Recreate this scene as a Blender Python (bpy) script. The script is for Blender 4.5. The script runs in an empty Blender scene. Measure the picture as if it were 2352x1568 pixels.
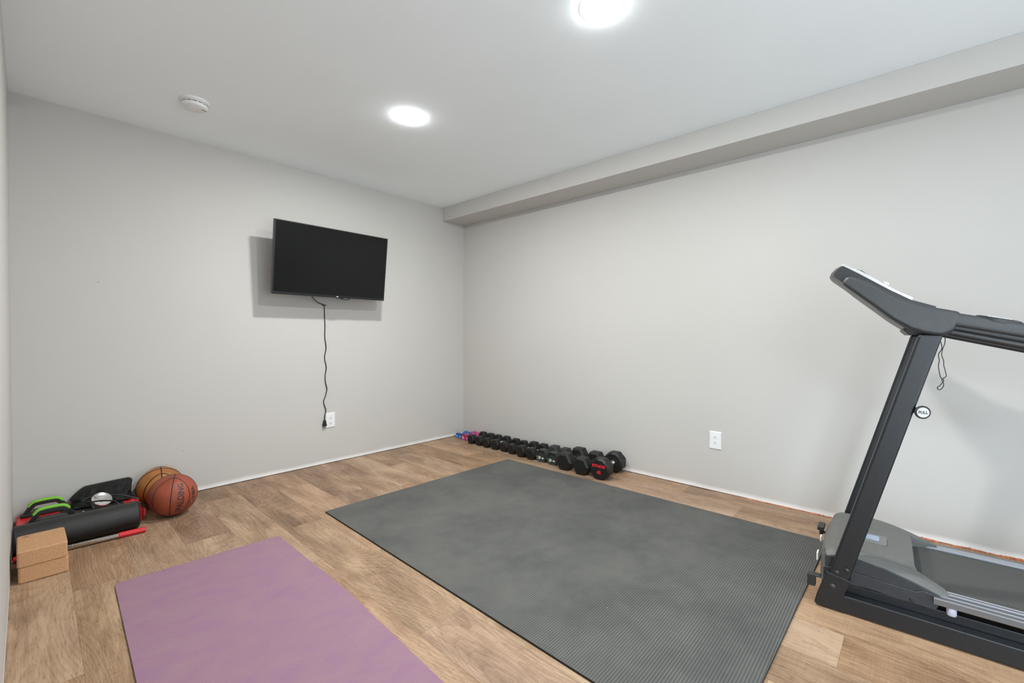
import bpy, bmesh, math, random
from mathutils import Vector, Matrix
random.seed(7)
S = bpy.context.scene
COL = S.collection
PI = math.pi
W, D, DL, HC, SB, SW = 3.2673, 3.713, 0.0574, 2.44, 2.2981, 0.2898   # room: right wall X, far wall Y, left wall -X, ceiling, soffit bottom, soffit width
YN = -1.95                                                            # near wall, behind the camera

# ------------------------------------------------------------------ materials
MATS = {}
def new_mat(name):
    m = bpy.data.materials.new(name); m.use_nodes = True
    nt = m.node_tree; b = nt.nodes['Principled BSDF']
    return m, nt, b
def N(nt, t, **kw):
    n = nt.nodes.new(t)
    for k, v in kw.items():
        if k.startswith('i_'):
            key = k[2:]
            n.inputs[int(key) if key.isdigit() else key].default_value = v
        else: setattr(n, k, v)
    return n
def ramp(nt, pts, interp='LINEAR'):
    r = nt.nodes.new('ShaderNodeValToRGB'); e = r.color_ramp.elements
    r.color_ramp.interpolation = interp
    while len(e) < len(pts): e.new(0.5)
    for k, (p, c) in enumerate(pts):
        e[k].position = p; e[k].color = (c[0], c[1], c[2], 1) if isinstance(c, (tuple, list)) else (c, c, c, 1)
    return r
def mat(name, col, rough=0.5, metal=0.0, var=0.12, scale=30, bump=0.0, bscale=200, spec=0.5, coat=0.0, stretch=None):
    """procedural surface: base colour with soft mottling, optional fine bump"""
    if name in MATS: return MATS[name]
    m, nt, b = new_mat(name); L = nt.links.new
    tc = N(nt, 'ShaderNodeTexCoord'); src = tc.outputs['Object']
    if stretch:
        mp = N(nt, 'ShaderNodeMapping'); mp.inputs['Scale'].default_value = stretch; L(src, mp.inputs[0]); src = mp.outputs[0]
    nz = N(nt, 'ShaderNodeTexNoise', i_Scale=scale, i_Detail=4.0); L(src, nz.inputs['Vector'])
    lo = tuple(c*(1-var) for c in col); hi = tuple(min(1, c*(1+var)) for c in col)
    r = ramp(nt, [(0.3, lo), (0.7, hi)]); L(nz.outputs['Fac'], r.inputs[0]); L(r.outputs[0], b.inputs['Base Color'])
    b.inputs['Roughness'].default_value = rough; b.inputs['Metallic'].default_value = metal
    b.inputs['Specular IOR Level'].default_value = spec; b.inputs['Coat Weight'].default_value = coat
    if bump:
        n2 = N(nt, 'ShaderNodeTexNoise', i_Scale=bscale, i_Detail=3.0); L(src, n2.inputs['Vector'])
        bp = N(nt, 'ShaderNodeBump', i_Strength=bump, i_Distance=0.002); L(n2.outputs['Fac'], bp.inputs['Height']); L(bp.outputs[0], b.inputs['Normal'])
    MATS[name] = m; return m

def wall_material(name, col, bare, h, amp):
    """painted drywall; below a wavering line near the floor the paint stops and the primer shows"""
    m, nt, b = new_mat(name); L = nt.links.new
    tc = N(nt, 'ShaderNodeTexCoord'); g = tc.outputs['Object']
    sx = N(nt, 'ShaderNodeSeparateXYZ'); L(g, sx.inputs[0])
    nz = N(nt, 'ShaderNodeTexNoise', i_Scale=5.0, i_Detail=5.0); L(g, nz.inputs['Vector'])
    ma = N(nt, 'ShaderNodeMath', operation='MULTIPLY_ADD'); L(nz.outputs['Fac'], ma.inputs[0]); ma.inputs[1].default_value = -amp; L(sx.outputs['Z'], ma.inputs[2])
    mr = N(nt, 'ShaderNodeMapRange'); L(ma.outputs[0], mr.inputs[0]); mr.inputs[1].default_value = h-0.012-amp*.5; mr.inputs[2].default_value = h+0.012-amp*.5
    n2 = N(nt, 'ShaderNodeTexNoise', i_Scale=1.3, i_Detail=3.0); L(g, n2.inputs['Vector'])
    r2 = ramp(nt, [(0.3, tuple(c*.985 for c in col)), (0.7, tuple(c*1.015 for c in col))]); L(n2.outputs['Fac'], r2.inputs[0])
    mx = N(nt, 'ShaderNodeMix', data_type='RGBA'); L(mr.outputs[0], mx.inputs[0]); mx.inputs[6].default_value = (*bare, 1); L(r2.outputs[0], mx.inputs[7])
    L(mx.outputs[2], b.inputs['Base Color'])
    b.inputs['Roughness'].default_value = 0.62; b.inputs['Specular IOR Level'].default_value = 0.25
    n3 = N(nt, 'ShaderNodeTexNoise', i_Scale=260.0, i_Detail=2.0); L(g, n3.inputs['Vector'])
    bp = N(nt, 'ShaderNodeBump', i_Strength=0.06, i_Distance=0.002); L(n3.outputs['Fac'], bp.inputs['Height']); L(bp.outputs[0], b.inputs['Normal'])
    return m

def floor_material():
    m, nt, b = new_mat('wood_plank_vinyl'); L = nt.links.new
    tc = N(nt, 'ShaderNodeTexCoord'); g = tc.outputs['Object']
    at = N(nt, 'ShaderNodeAttribute', attribute_name='plank', attribute_type='GEOMETRY')   # r,g,b: three random numbers per plank
    sp = N(nt, 'ShaderNodeSeparateColor'); L(at.outputs['Color'], sp.inputs[0])
    off = N(nt, 'ShaderNodeVectorMath', operation='MULTIPLY_ADD'); L(at.outputs['Color'], off.inputs[0]); off.inputs[1].default_value = (7, 13, 5); L(g, off.inputs[2])
    def noise(sc, s, detail=5, rough=0.55, dist=0.0):
        mp = N(nt, 'ShaderNodeMapping'); mp.inputs['Scale'].default_value = sc; L(off.outputs[0], mp.inputs[0])
        n = N(nt, 'ShaderNodeTexNoise', i_Scale=s, i_Detail=float(detail), i_Roughness=rough, i_Distortion=dist); L(mp.outputs[0], n.inputs['Vector']); return n.outputs['Fac']
    def math_(op, a, c, d=None):
        n = N(nt, 'ShaderNodeMath', operation=op)
        for k, v in enumerate((a, c, d)):
            if v is None: continue
            if isinstance(v, (int, float)): n.inputs[k].default_value = v
            else: L(v, n.inputs[k])
        return n.outputs[0]
    broad = noise((7.0, 2.0, 1), 1.0, 4, 0.55, 0.5)          # cloudy patches
    streak = noise((95, 4.0, 1), 1.0, 4, 0.6, 0.8)            # long streaks
    fine = noise((380, 16, 1), 1.0, 4, 0.75)                   # pores
    field = noise((4.2, 0.75, 1), 1.0, 0.6, 0.3, 0.0)         # slow field whose contour lines make the growth rings
    warp = noise((60, 9, 1), 1.0, 3, 0.6)
    rg = math_('FRACT', math_('MULTIPLY_ADD', warp, 0.55, math_('MULTIPLY', field, 46.0)), 0)
    rg = math_('POWER', rg, 3.0)
    dash = noise((210, 34, 1), 1.0, 2, 0.5)                   # short dark ticks
    dk = N(nt, 'ShaderNodeMapRange'); L(dash, dk.inputs[0]); dk.inputs[1].default_value = 0.60; dk.inputs[2].default_value = 0.74
    saw = noise((10, 210, 1), 1.0, 2, 0.5)                    # saw marks across the plank
    t = math_('MULTIPLY_ADD', broad, 0.58, math_('MULTIPLY', streak, 0.36))
    t = math_('MULTIPLY_ADD', fine, 0.40, t)
    t = math_('MULTIPLY_ADD', rg, -0.085, t)
    t = math_('MULTIPLY_ADD', dk.outputs[0], -0.13, t)
    t = math_('MULTIPLY_ADD', math_('MULTIPLY', saw, broad), 0.22, t)
    t = math_('MULTIPLY_ADD', sp.outputs[0], 0.20, t)
    r = ramp(nt, [(0.42, (0.068, 0.038, 0.020)), (0.62, (0.180, 0.106, 0.060)), (0.78, (0.292, 0.180, 0.106)), (0.96, (0.44, 0.295, 0.185))])
    L(t, r.inputs[0])
    hs = N(nt, 'ShaderNodeHueSaturation'); L(r.outputs[0], hs.inputs['Color'])
    L(math_('MULTIPLY_ADD', sp.outputs[1], 0.16, 0.90), hs.inputs['Saturation'])
    L(math_('MULTIPLY_ADD', sp.outputs[2], 0.006, 0.497), hs.inputs['Hue'])
    L(hs.outputs[0], b.inputs['Base Color'])
    b.inputs['Roughness'].default_value = 0.5; b.inputs['Specular IOR Level'].default_value = 0.35
    bp = N(nt, 'ShaderNodeBump', i_Strength=0.25, i_Distance=0.0015); L(math_('SUBTRACT', fine, math_('ADD', rg, dk.outputs[0])), bp.inputs['Height']); L(bp.outputs[0], b.inputs['Normal'])
    return m

def ribbed_mat_material(angle):
    m, nt, b = new_mat('ribbed_black_rubber'); L = nt.links.new
    tc = N(nt, 'ShaderNodeTexCoord')
    mp = N(nt, 'ShaderNodeMapping'); mp.inputs['Rotation'].default_value = (0, 0, angle); L(tc.outputs['Object'], mp.inputs[0])
    sx = N(nt, 'ShaderNodeSeparateXYZ'); L(mp.outputs[0], sx.inputs[0])
    def M(op, a, c=0, d=None):
        n = N(nt, 'ShaderNodeMath', operation=op)
        for k, v in enumerate((a, c, d)):
            if v is None: continue
            if isinstance(v, (int, float)): n.inputs[k].default_value = v
            else: L(v, n.inputs[k])
        return n.outputs[0]
    P = 0.0098
    ry = M('ABSOLUTE', M('SINE', M('MULTIPLY', sx.outputs['Y'], PI/P)))
    rx = M('ABSOLUTE', M('SINE', M('MULTIPLY', sx.outputs['X'], PI/P)))
    h = M('MULTIPLY', M('POWER', ry, 0.55), M('MULTIPLY_ADD', M('POWER', rx, 0.4), 0.62, 0.38))
    nz = N(nt, 'ShaderNodeTexNoise', i_Scale=2.6, i_Detail=5.0, i_Roughness=0.6); L(tc.outputs['Object'], nz.inputs['Vector'])
    n2 = N(nt, 'ShaderNodeTexNoise', i_Scale=14.0, i_Detail=4.0); L(tc.outputs['Object'], n2.inputs['Vector'])
    dust = M('MULTIPLY_ADD', nz.outputs['Fac'], 0.75, M('MULTIPLY', n2.outputs['Fac'], 0.25))
    rd = ramp(nt, [(0.32, (0.078, 0.079, 0.075)), (0.52, (0.112, 0.112, 0.105)), (0.70, (0.138, 0.135, 0.122))]); L(dust, rd.inputs[0])
    rg = ramp(nt, [(0.2, 0.32), (0.75, 1.0)]); L(h, rg.inputs[0])
    mu = N(nt, 'ShaderNodeMix', data_type='RGBA', blend_type='MULTIPLY'); mu.inputs[0].default_value = 1.0
    L(rd.outputs[0], mu.inputs[6]); L(rg.outputs[0], mu.inputs[7])
    # lint: rare pale specks
    vo = N(nt, 'ShaderNodeTexVoronoi', i_Scale=9.0); L(tc.outputs['Object'], vo.inputs['Vector'])
    sk = ramp(nt, [(0.012, 1.0), (0.020, 0.0)]); L(vo.outputs['Distance'], sk.inputs[0])
    mx = N(nt, 'ShaderNodeMix', data_type='RGBA'); L(sk.outputs[0], mx.inputs[0]); L(mu.outputs[2], mx.inputs[6]); mx.inputs[7].default_value = (0.55, 0.53, 0.48, 1)
    L(mx.outputs[2], b.inputs['Base Color'])
    b.inputs['Roughness'].default_value = 0.72; b.inputs['Specular IOR Level'].default_value = 0.35
    bp = N(nt, 'ShaderNodeBump', i_Strength=0.5, i_Distance=0.0012); L(h, bp.inputs['Height']); L(bp.outputs[0], b.inputs['Normal'])
    return m

def yoga_material():
    m, nt, b = new_mat('mottled_purple_foam'); L = nt.links.new
    tc = N(nt, 'ShaderNodeTexCoord'); g = tc.outputs['Object']
    mp = N(nt, 'ShaderNodeMapping'); mp.inputs['Scale'].default_value = (1.0, 1.7, 1); mp.inputs['Rotation'].default_value = (0, 0, 0.5); L(g, mp.inputs[0])
    nz = N(nt, 'ShaderNodeTexNoise', i_Scale=7.5, i_Detail=7.0, i_Roughness=0.62, i_Distortion=0.15); L(mp.outputs[0], nz.inputs['Vector'])
    r = ramp(nt, [(0.30, (0.272, 0.152, 0.232)), (0.52, (0.290, 0.170, 0.224)), (0.72, (0.300, 0.186, 0.222))]); L(nz.outputs['Fac'], r.inputs[0])
    n2 = N(nt, 'ShaderNodeTexNoise', i_Scale=420.0, i_Detail=3.0); L(g, n2.inputs['Vector'])
    rr = ramp(nt, [(0.3, 0.86), (0.7, 1.1)]); L(n2.outputs['Fac'], rr.inputs[0])
    mu = N(nt, 'ShaderNodeMix', data_type='RGBA', blend_type='MULTIPLY'); mu.inputs[0].default_value = 1; L(r.outputs[0], mu.inputs[6]); L(rr.outputs[0], mu.inputs[7])
    L(mu.outputs[2], b.inputs['Base Color']); b.inputs['Roughness'].default_value = 0.85; b.inputs['Specular IOR Level'].default_value = 0.2
    bp = N(nt, 'ShaderNodeBump', i_Strength=0.35, i_Distance=0.001); L(n2.outputs['Fac'], bp.inputs['Height']); L(bp.outputs[0], b.inputs['Normal'])
    return m

def cork_material():
    m, nt, b = new_mat('cork'); L = nt.links.new
    tc = N(nt, 'ShaderNodeTexCoord'); g = tc.outputs['Object']
    vo = N(nt, 'ShaderNodeTexVoronoi', i_Scale=520.0); L(g, vo.inputs['Vector'])
    n2 = N(nt, 'ShaderNodeTexNoise', i_Scale=330.0, i_Detail=4.0); L(g, n2.inputs['Vector'])
    ad = N(nt, 'ShaderNodeMath', operation='MULTIPLY_ADD'); L(vo.outputs['Color'], ad.inputs[0]); ad.inputs[1].default_value = 0.5; L(n2.outputs['Fac'], ad.inputs[2])
    r = ramp(nt, [(0.35, (0.33, 0.165, 0.075)), (0.7, (0.50, 0.280, 0.145)), (1.0, (0.60, 0.37, 0.215))]); L(ad.outputs[0], r.inputs[0])
    L(r.outputs[0], b.inputs['Base Color']); b.inputs['Roughness'].default_value = 0.9; b.inputs['Specular IOR Level'].default_value = 0.15
    bp = N(nt, 'ShaderNodeBump', i_Strength=0.3, i_Distance=0.001); L(ad.outputs[0], bp.inputs['Height']); L(bp.outputs[0], b.inputs['Normal'])
    return m

def emit_mat(name, col, strength):
    m, nt, b = new_mat(name)
    b.inputs['Base Color'].default_value = (0.9, 0.9, 0.9, 1)
    b.inputs['Emission Color'].default_value = (*col, 1); b.inputs['Emission Strength'].default_value = strength
    return m

WALLC = (0.525, 0.510, 0.484)
M_wall = wall_material('warm_grey_wall_paint', WALLC, (0.80, 0.79, 0.77), 0.028, 0.02)
M_ceil = mat('flat_white_ceiling_paint', (0.90, 0.95, 0.97), 0.9, var=0.01, scale=2, bump=0.05, bscale=300, spec=0.1)
M_floor = floor_material()
M_gap = mat('dark_seam', (0.115, 0.070, 0.042), 0.9)
M_blackplastic = mat('black_plastic', (0.018, 0.018, 0.019), 0.42, bump=0.05, bscale=900)
M_screen = mat('unlit_screen', (0.007, 0.0075, 0.007), 0.22, var=0.03, scale=3, spec=0.2)
M_bezel = mat('gloss_black_bezel', (0.008, 0.008, 0.009), 0.3, var=0.05)
M_white = mat('white_plastic', (0.80, 0.80, 0.79), 0.4, var=0.02)
M_slot = mat('dark_slot', (0.03, 0.03, 0.03), 0.7)
M_chrome = mat('chrome', (0.80, 0.80, 0.80), 0.16, 1.0, var=0.03)
M_iron = mat('black_rubber_head', (0.010, 0.010, 0.009), 0.42, var=0.25, scale=40, bump=0.12, bscale=500, spec=0.35)
M_vinyl = mat('dark_green_black_vinyl', (0.026, 0.030, 0.027), 0.55, bump=0.1, bscale=600)
M_blue = mat('blue_vinyl', (0.012, 0.135, 0.40), 0.42, var=0.1)
M_pink = mat('pink_vinyl', (0.42, 0.055, 0.17), 0.42, var=0.1)
M_red = mat('red_print', (0.75, 0.012, 0.020), 0.5, var=0.05)
M_print = mat('white_print', (0.80, 0.80, 0.76), 0.5, var=0.03)
M_frame = mat('charcoal_powder_coat', (0.0095, 0.011, 0.013), 0.34, var=0.15, scale=60, bump=0.12, bscale=900, spec=0.5)
M_texplastic = mat('textured_charcoal_plastic', (0.032, 0.035, 0.037), 0.36, var=0.12, scale=120, bump=0.3, bscale=700, spec=0.55)
M_console = mat('satin_black_plastic', (0.020, 0.021, 0.022), 0.36, var=0.1, scale=90, bump=0.2, bscale=700, spec=0.55)
M_hood = mat('warm_grey_plastic', (0.125, 0.125, 0.116), 0.55, var=0.05, scale=60, bump=0.1, bscale=900)
M_hoodside = mat('dark_slate_plastic', (0.030, 0.034, 0.039), 0.36, var=0.15, scale=50, bump=0.06, bscale=500)
M_belt = mat('running_belt_weave', (0.070, 0.069, 0.066), 0.7, var=0.15, scale=300, bump=0.35, bscale=900)
M_alu = mat('grey_extrusion', (0.19, 0.195, 0.205), 0.36, 0.7, var=0.06, scale=20, stretch=(60, 1, 60))
M_ridge = mat('bright_extrusion_ridge', (0.55, 0.56, 0.60), 0.28, 0.6, var=0.04)
M_darkalu = mat('dark_extrusion', (0.06, 0.065, 0.07), 0.35, 0.6, var=0.06)
M_silver = mat('silver_panel', (0.72, 0.72, 0.72), 0.25, 0.6, var=0.03)
M_cork = cork_material()
M_foam = mat('black_moulded_foam', (0.011, 0.011, 0.010), 0.36, var=0.6, scale=260, bump=0.8, bscale=420, spec=0.5)
M_redplastic = mat('red_plastic', (0.60, 0.020, 0.024), 0.35, var=0.06, spec=0.5)
M_green = mat('lime_green_grip', (0.20, 0.56, 0.035), 0.5, var=0.06)
M_bag = mat('black_ripstop_cloth', (0.006, 0.006, 0.006), 0.6, var=0.3, scale=40, bump=0.3, bscale=220, spec=0.3)
M_cord = mat('black_cord', (0.010, 0.010, 0.010), 0.5, var=0.1)
M_ball_o = mat('tan_orange_leather', (0.36, 0.135, 0.028), 0.5, var=0.22, scale=16, bump=0.35, bscale=700)
M_ball_r = mat('brick_red_leather', (0.29, 0.058, 0.026), 0.5, var=0.2, scale=12, bump=0.35, bscale=700)
M_seam = mat('black_rubber_seam', (0.010, 0.009, 0.008), 0.6)
M_ink = mat('dark_brown_ink', (0.035, 0.022, 0.02), 0.6)
M_gold = mat('pale_gold_ink', (0.45, 0.36, 0.24), 0.6)
M_orange = mat('torn_orange_backing', (0.46, 0.16, 0.07), 0.9, var=0.5, scale=90, bump=0.6, bscale=160)
M_mat = ribbed_mat_material(-0.012)
M_matedge = mat('black_rubber_edge', (0.012, 0.011, 0.010), 0.7)
M_yoga = yoga_material()
M_yogaside = mat('grey_green_foam_side', (0.085, 0.082, 0.060), 0.9)
M_lens = emit_mat('lit_lamp_lens', (0.98, 1.0, 0.99), 850.0)
M_dome = emit_mat('lit_frosted_dome', (0.98, 1.0, 0.99), 9.0)
M_bluewin = mat('pale_blue_plastic', (0.30, 0.36, 0.46), 0.25, var=0.05)
M_cushion = mat('translucent_white_rubber', (0.40, 0.40, 0.48), 0.5, var=0.03)
M_outwhite = mat('white_cover_plate', (0.78, 0.79, 0.79), 0.35, var=0.015)

# ------------------------------------------------------------------ mesh builder
class MB:
    def __init__(s): s.v = []; s.f = []; s.m = []
    def add(s, verts, faces, M=None, mi=0):
        o = len(s.v)
        for p in verts: s.v.append(tuple(M @ Vector(p)) if M else tuple(p))
        for f in faces: s.f.append([o+i for i in f]); s.m.append(mi)
        return s
    def box(s, a, b, M=None, mi=0):
        (x0, y0, z0), (x1, y1, z1) = a, b
        v = [(x0,y0,z0),(x1,y0,z0),(x1,y1,z0),(x0,y1,z0),(x0,y0,z1),(x1,y0,z1),(x1,y1,z1),(x0,y1,z1)]
        return s.add(v, [(0,3,2,1),(4,5,6,7),(0,1,5,4),(1,2,6,5),(2,3,7,6),(3,0,4,7)], M, mi)
    def prism(s, poly, x0, x1, M=None, mi=0):
        """polygon of (y, z) pushed along x"""
        n = len(poly)
        ar = sum(poly[i][0]*poly[(i+1)%n][1]-poly[(i+1)%n][0]*poly[i][1] for i in range(n))
        if ar < 0: poly = poly[::-1]
        v = [(x0, y, z) for y, z in poly] + [(x1, y, z) for y, z in poly]
        f = [tuple(range(n))[::-1], tuple(range(n, 2*n))] + [(i, (i+1)%n, n+(i+1)%n, n+i) for i in range(n)]
        return s.add(v, f, M, mi)
    def slab(s, poly, z0, z1, M=None, mi=0, mside=None):
        n = len(poly)
        ar = sum(poly[i][0]*poly[(i+1)%n][1]-poly[(i+1)%n][0]*poly[i][1] for i in range(n))
        if ar < 0: poly = poly[::-1]
        v = [(x, y, z0) for x, y in poly] + [(x, y, z1) for x, y in poly]
        o = len(s.v)
        s.add(v, [], M)
        s.f.append([o+i for i in range(n)][::-1]); s.m.append(mi if mside is None else mside)
        s.f.append([o+n+i for i in range(n)]); s.m.append(mi)
        for i in range(n): s.f.append([o+i, o+(i+1)%n, o+n+(i+1)%n, o+n+i]); s.m.append(mi if mside is None else mside)
        return s
    def lathe(s, prof, n=32, M=None, mi=0):
        """(r, z) profile turned about z; ends close where r = 0"""
        v = []; rings = []
        for r, z in prof:
            if r < 1e-7: rings.append([len(v)]); v.append((0, 0, z))
            else:
                rings.append(list(range(len(v), len(v)+n)))
                v += [(r*math.cos(2*PI*k/n), r*math.sin(2*PI*k/n), z) for k in range(n)]
        f = []
        for a, b in zip(rings, rings[1:]):
            for k in range(n):
                k2 = (k+1) % n
                if len(a) == 1 and len(b) == 1: continue
                if len(a) == 1: f.append((a[0], b[k2], b[k]))
                elif len(b) == 1: f.append((a[k], a[k2], b[0]))
                else: f.append((a[k], a[k2], b[k2], b[k]))
        return s.add(v, f, M, mi)
    def cyl(s, p, q, r, n=20, mi=0, r2=None):
        p, q = Vector(p), Vector(q); d = q-p; L = d.length
        M = Matrix.Translation(p) @ d.to_track_quat('Z', 'Y').to_matrix().to_4x4()
        r2 = r if r2 is None else r2
        return s.lathe([(0, 0), (r, 0), (r2, L), (0, L)], n, M, mi)
    def tube(s, pts, r, n=8, mi=0, closed=False):
        pts = [Vector(p) for p in pts]; m = len(pts); v = []; f = []
        up = Vector((0.13, 0.31, 0.94))
        for i, p in enumerate(pts):
            a = pts[(i-1) % m] if (closed or i > 0) else p
            b = pts[(i+1) % m] if (closed or i < m-1) else p
            t = (b-a).normalized(); x = up.cross(t)
            if x.length < 1e-4: x = Vector((1, 0, 0)).cross(t)
            x.normalize(); y = t.cross(x); up = y
            rr = r[i] if isinstance(r, (list, tuple)) else r
            v += [tuple(p + rr*(math.cos(2*PI*k/n)*x + math.sin(2*PI*k/n)*y)) for k in range(n)]
        for i in range(m if closed else m-1):
            j = (i+1) % m
            for k in range(n): f.append((i*n+k, i*n+(k+1)%n, j*n+(k+1)%n, j*n+k))
        if not closed: f.append(tuple(range(n))[::-1]); f.append(tuple((m-1)*n+k for k in range(n)))
        return s.add(v, f, None, mi)
    def rings(s, rs, mi=0, cap=True, M=None):
        """loft equal-length loops"""
        n = len(rs[0]); v = [p for r in rs for p in r]; f = []
        for i in range(len(rs)-1):
            for k in range(n): f.append((i*n+k, i*n+(k+1)%n, (i+1)*n+(k+1)%n, (i+1)*n+k))
        if cap: f.append(tuple(range(n))[::-1]); f.append(tuple((len(rs)-1)*n+k for k in range(n)))
        return s.add(v, f, M, mi)
    def build(s, name, mats, parent=None, loc=None, rot=None, bevel=0, seg=2, smooth=35, sub=0, solid=0):
        me = bpy.data.meshes.new(name); me.from_pydata(s.v, [], s.f)
        ms = mats if isinstance(mats, (list, tuple)) else [mats]
        for m in ms: me.materials.append(m)
        for p, i in zip(me.polygons, s.m): p.material_index = i
        bm = bmesh.new(); bm.from_mesh(me); bmesh.ops.recalc_face_normals(bm, faces=bm.faces); bm.to_mesh(me); bm.free()
        if smooth:
            for p in me.polygons: p.use_smooth = True
            me.set_sharp_from_angle(angle=math.radians(smooth))
        o = bpy.data.objects.new(name, me); COL.objects.link(o)
        if parent: o.parent = parent
        if loc: o.location = loc
        if rot: o.rotation_euler = rot
        if solid: md = o.modifiers.new('thickness', 'SOLIDIFY'); md.thickness = solid; md.offset = 0
        if bevel:
            md = o.modifiers.new('edge', 'BEVEL'); md.width = bevel; md.segments = seg; md.limit_method = 'ANGLE'; md.angle_limit = math.radians(40); md.harden_normals = True
        if sub: md = o.modifiers.new('round', 'SUBSURF'); md.levels = sub; md.render_levels = sub
        return o

def tag(o, label, cat, group=None, kind=None):
    o['label'] = label; o['category'] = cat
    if group: o['group'] = group
    if kind: o['kind'] = kind
    return o
def thing(name, label, cat, loc=(0,0,0), rot=(0,0,0), group=None):
    o = bpy.data.objects.new(name, None); COL.objects.link(o); o.location = loc; o.rotation_euler = rot
    o.empty_display_size = 0.05
    return tag(o, label, cat, group)
def part(o, label): o['label'] = label; return o
def catmull(pts, k=8, closed=False):
    pts = [Vector(p) for p in pts]; n = len(pts); out = []
    for i in range(n if closed else n-1):
        g = (lambda j: pts[j % n]) if closed else (lambda j: pts[max(0, min(n-1, j))])
        a, b, c, d = g(i-1), g(i), g(i+1), g(i+2)
        for q in range(k):
            t = q/k
            out.append(0.5*((2*b)+(c-a)*t+(2*a-5*b+4*c-d)*t*t+(3*b-a-3*c+d)*t**3))
    if not closed: out.append(pts[-1])
    return out
def rounded(poly, r, k=5):
    """round the corners of a polygon; r one radius or one per corner"""
    out = []; n = len(poly)
    for i, p in enumerate(poly):
        rr = r[i] if isinstance(r, (list, tuple)) else r
        p = Vector(p); a = Vector(poly[i-1])-p; b = Vector(poly[(i+1)%n])-p
        if rr <= 0: out.append(tuple(p)); continue
        la, lb = a.length, b.length; a.normalize(); b.normalize()
        ang = a.angle(b); d = min(rr/math.tan(ang/2), la*.48, lb*.48)
        s, e = p+a*d, p+b*d
        for q in range(k+1):
            t = q/k; out.append(tuple((1-t)**2*s+2*t*(1-t)*p+t*t*e))
    return out
def text2d(body, size, bold=0.0, sx=1.0, shear=0.0, spacing=1.0, dense=0):
    """flat lettering as (verts, faces), centred"""
    c = bpy.data.curves.new('lettering', 'FONT'); c.body = body; c.size = size; c.offset = bold; c.shear = shear
    c.space_character = spacing; c.resolution_u = 3; c.fill_mode = 'FRONT'
    o = bpy.data.objects.new('lettering', c); COL.objects.link(o)
    dg = bpy.context.evaluated_depsgraph_get(); me = o.evaluated_get(dg).to_mesh()
    bm = bmesh.new(); bm.from_mesh(me)
    if dense:                                              # short edges, so that lettering can follow a curved surface
        bmesh.ops.triangulate(bm, faces=bm.faces)
        for _ in range(5):
            ed = [e for e in bm.edges if e.calc_length() > dense]
            if not ed: break
            bmesh.ops.subdivide_edges(bm, edges=ed, cuts=1, use_grid_fill=False); bmesh.ops.triangulate(bm, faces=bm.faces)
    bm.verts.index_update()
    v = [(p.co.x*sx, p.co.y) for p in bm.verts]; f = [tuple(q.index for q in p.verts) for p in bm.faces]; bm.free()
    o.evaluated_get(dg).to_mesh_clear(); bpy.data.objects.remove(o); bpy.data.curves.remove(c)
    cx = (min(p[0] for p in v)+max(p[0] for p in v))/2; cy = (min(p[1] for p in v)+max(p[1] for p in v))/2
    return [(x-cx, y-cy) for x, y in v], f

# ------------------------------------------------------------------ room
T = 0.12
def struct(o, label, cat): return tag(o, label, cat, kind='structure')
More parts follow.
